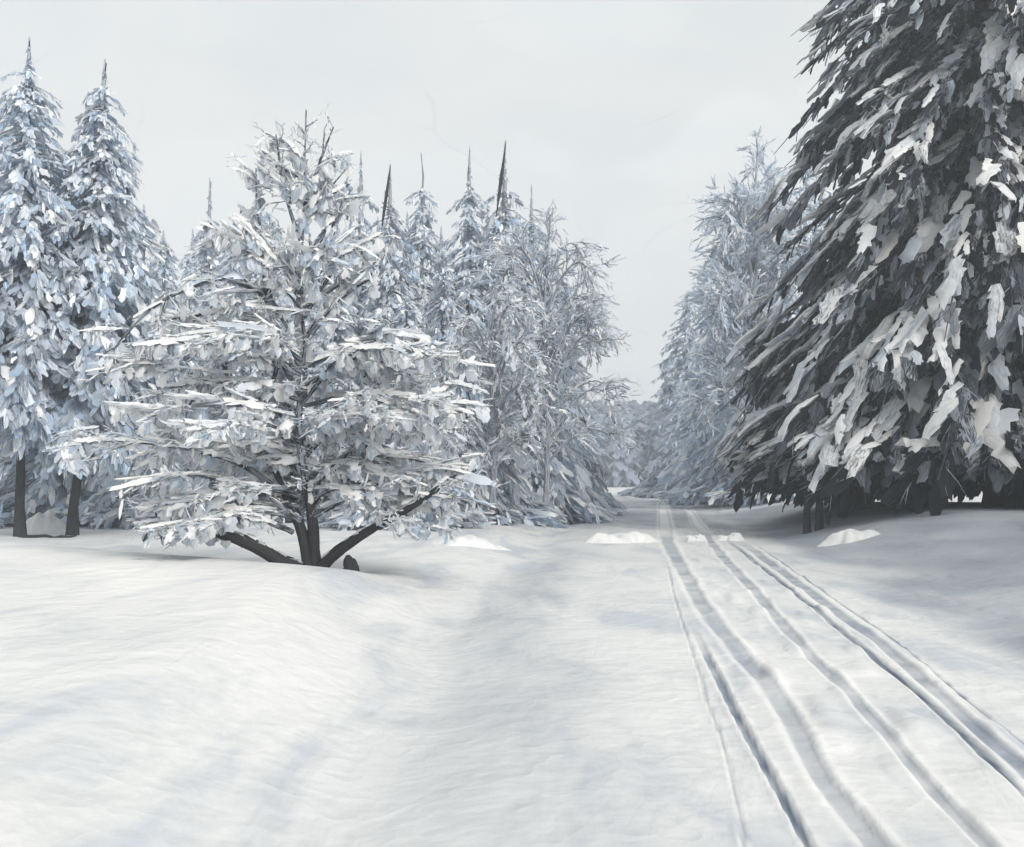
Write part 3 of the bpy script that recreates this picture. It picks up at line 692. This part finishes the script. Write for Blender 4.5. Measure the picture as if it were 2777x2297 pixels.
# --- trees along the right of the road
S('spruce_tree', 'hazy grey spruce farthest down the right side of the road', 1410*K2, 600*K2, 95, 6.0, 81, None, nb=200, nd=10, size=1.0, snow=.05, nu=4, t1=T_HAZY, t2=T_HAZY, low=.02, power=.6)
S('spruce_tree', 'pale blue spruce between the hazy grey one and the great dark spruce', 1490*K2, 460*K2, 70, 5.2, 82, None, nb=200, nd=10, size=.9, snow=.25, t1=T_COLD, t2=T_COLD2, low=.02, power=.75)
G3 = 'great dark spruces on the right bank, some unseen and added for shade'
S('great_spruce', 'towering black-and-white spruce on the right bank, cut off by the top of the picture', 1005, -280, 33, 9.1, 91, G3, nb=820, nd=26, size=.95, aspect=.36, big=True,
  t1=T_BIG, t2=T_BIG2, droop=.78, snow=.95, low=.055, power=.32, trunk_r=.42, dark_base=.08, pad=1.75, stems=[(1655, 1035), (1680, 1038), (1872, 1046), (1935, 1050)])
for bx, by, sd_ in ((24, 11, 92), (21.5, 3, 93), (28, 19, 94)):  # unseen spruces, added out of view to throw shade on the bank
    S('great_spruce', 'unseen dark spruce added along the right bank to cast shade', 512 + F * bx / by, HZ - F * 20 / by, by, 6.5, sd_, G3, nb=160, nd=9, size=1.3, t1=T_BIG, t2=T_BIG2, droop=.8, snow=.4, low=.06, power=.7, trunk_r=.3)

S('spruce_tree', 'broad pale spruce whose top sits directly behind the spiky frosted tree', 1570*K2, 370*K2, 62, 6.0, 83, None, nb=220, nd=10, size=.9, snow=.3, t1=T_COLD, t2=T_COLD2, low=.02, power=.6)
S('spruce_tree', 'low pale spruce at the roadside in front of the hazy grey one', 1455*K2, 640*K2, 78, 4.6, 84, None, nb=180, nd=9, size=.8, snow=.2, t1=T_COLD, t2=T_COLD2, low=.02, power=.6)
S('spruce_tree', 'frosted blue-grey spruce peeping from behind the upper left side of the great dark spruce', 1650*K2, 290*K2, 58, 6.0, 85, None, nb=260, nd=11, size=.8, snow=.3, t1=T_COLD, t2=T_COLD2, low=.02, power=.5)
# --- distant wood closing the road
def far_wood():
    rng = np.random.default_rng(9); a = Acc()
    n = 1150
    ang = rng.uniform(-.62, .62, n); ang[:250] = np.arctan(rng.uniform(.08, .16, 250)); d = rng.uniform(150, 300, n); x = np.tan(ang) * d
    keep = np.ones(n, bool)
    H = rng.uniform(9, 15, n)
    # the trees beyond the road end are lower
    pxs = 512 + F * x / d
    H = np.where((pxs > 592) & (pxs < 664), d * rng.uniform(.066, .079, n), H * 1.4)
    z0 = hgt(x, d) - .1
    m = 34
    for i in range(n):
        t = rng.uniform(0, 1, m); az = rng.uniform(0, 6.28, m); r = 2.6 * (1 - t) ** .7
        C = np.stack([x[i] + np.cos(az) * r * .7, d[i] + np.sin(az) * r * .7, z0[i] + t * H[i]], -1)
        A = np.stack([np.cos(az), np.sin(az), -.9 + 0 * az], -1)
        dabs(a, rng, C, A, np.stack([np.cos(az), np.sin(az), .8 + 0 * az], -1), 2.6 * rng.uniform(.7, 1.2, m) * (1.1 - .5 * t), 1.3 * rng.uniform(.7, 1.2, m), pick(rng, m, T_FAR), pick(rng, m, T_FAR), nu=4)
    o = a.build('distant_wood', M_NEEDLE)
    tag(o, 'hazy blue-grey wood closing off the far end of the road', 'wood', None, 'stuff')
far_wood()

# --- heaps of ploughed snow
def mound(label, dx, dy, w, h, seed, dist=None):
    px = dx * K_D; rng = np.random.default_rng(seed)
    x, y = gpt(dx, dy)
    if dist: y = dist; x = at_px(px, dist)
    z = float(hgt(x, y)) - .03
    W = w * K_D / F * y; Hh = h * K_D / F * y
    nu, nv = 40, 18
    th = np.linspace(0, 2 * np.pi, nu, endpoint=False); q = np.linspace(0, 1, nv)
    TH, Qr = np.meshgrid(th, q, indexing='ij')
    outl = 1 + .18 * np.sin(3 * TH + rng.uniform(0, 6)) + .12 * np.sin(5 * TH + rng.uniform(0, 6)) + .07 * np.sin(9 * TH)
    X = np.cos(TH) * Qr * W / 2 * outl; Y = np.sin(TH) * Qr * W / 3.2 * outl
    Z = Hh * (1 - Qr ** 3) ** 1.2 * (.72 + .2 * np.sin(X / W * 8 + rng.uniform(0, 6)) + .08 * np.sin(Y / W * 21 + X / W * 13) + .05 * np.sin(X / W * 33 + Y / W * 15)) - .05 * Qr ** 4
    Z = Z + hgt(x + X, y + Y) - z - .02
    V = np.stack([X, Y, Z], -1).reshape(-1, 3)
    idx = np.arange(nu * nv).reshape(nu, nv); nx = np.roll(idx, -1, 0)
    Q = np.stack([idx[:, :-1], nx[:, :-1], nx[:, 1:], idx[:, 1:]], -1).reshape(-1, 4)[:, ::-1]
    a = Acc(); a.add(V, Q, np.tile((.69, .69, .68), (len(V), 1)), np.tile((.60, .615, .63), (len(V), 1)), V * 1.0)
    o = a.build('snow_heap', M_HEAP, None, True); o.location = (x, y, z)
    tag(o, label, 'snow heap', 'heaps of ploughed snow beside the road')
mound('long low white snow heap at the foot of the left wood', 1020, 1068, 190, 24, 1)
mound('broad flat snow heap on the left bank right of the snowy tree', 960, 1100, 170, 22, 12, 25)
mound('white snow heap on the left half of the road, before the tracks', 1265, 1112, 150, 30, 2)
mound('tiny snow heap between the two wheel tracks', 1425, 1112, 48, 24, 3)
mound('small snow heap just right of the wheel tracks', 1500, 1108, 66, 20, 4)
mound('white snow heap on the right bank below the great spruce', 1745, 1062, 120, 30, 5, 25)
mound('thin snow ridge right of where the wheel tracks vanish', 1450, 1022, 70, 10, 8)
mound('thin snow ridge across the far left of the road, under the hazy wood', 1290, 1026, 90, 10, 6)

mound('pale snow hump framed by the two black trunks at the left edge', 97, 1095, 120, 48, 15, 31)
def log():
    d = 27.3; rng = np.random.default_rng(8); a = Acc()
    xs = np.linspace(at_px(18, d), at_px(76, d), 9); P = np.stack([xs, d + rng.normal(0, .03, 9), hgt(xs, np.full(9, d)) + .05 + rng.normal(0, .03, 9) - .03], -1)
    tubes(a, P[None], np.array([[.03, .045, .05, .04, .045, .035, .04, .03, .02]]), BARK, CHAR, 8, rng, .2)
    q = P[4].copy(); o = a.build('fallen_log', M_BARK, None, True, tuple(q)); o.location = q
    tag(o, 'dark fallen log lying in the snow between the feet of the two left trunks', 'log')
log()
def stub():
    d = 15.9; p = D(722, 1142, d); g = float(hgt(p[0], d)); rng = np.random.default_rng(3)
    a = Acc(); P = spline([(p[0], d, g - .1), (p[0] - .02, d, g + .1), (p[0] - .06, d, g + .2), (p[0] - .05, d, g + .27)], 8)
    tubes(a, P[None], np.array([[.13, .13, .12, .11, .09, .07, .05, .015]]), BARK, CHAR, 9, rng, .2)
    o = a.build('stump', M_BARK, None, True, (p[0], d, g)); o.location = (p[0], d, g)
    tag(o, 'small black stump poking from the snow just right of the forked tree foot', 'stump')
stub()

# ------------------------------------------------------------------ cold air
def haze():
    me = bpy.data.meshes.new('haze')
    x0, x1, y0, y1, z0, z1 = -620, 620, -80, 920, -3, 34
    v = [(x, y, z) for z in (z0, z1) for y in (y0, y1) for x in (x0, x1)]
    f = [(0, 2, 3, 1), (4, 5, 7, 6), (0, 1, 5, 4), (2, 6, 7, 3), (0, 4, 6, 2), (1, 3, 7, 5)]
    me.from_pydata(v, [], f)
    m = bpy.data.materials.new('cold_air'); m.use_nodes = True; t = m.node_tree; t.nodes.clear()
    o_ = t.nodes.new('ShaderNodeOutputMaterial'); p = t.nodes.new('ShaderNodeVolumePrincipled')
    p.inputs['Color'].default_value = (.88, .93, .98, 1); p.inputs['Density'].default_value = 0.0022; p.inputs['Anisotropy'].default_value = 0.2
    t.links.new(p.outputs[0], o_.inputs['Volume'])
    me.materials.append(m)
    o = bpy.data.objects.new('haze', me); COL.objects.link(o); o['kind'] = 'stuff'
haze()
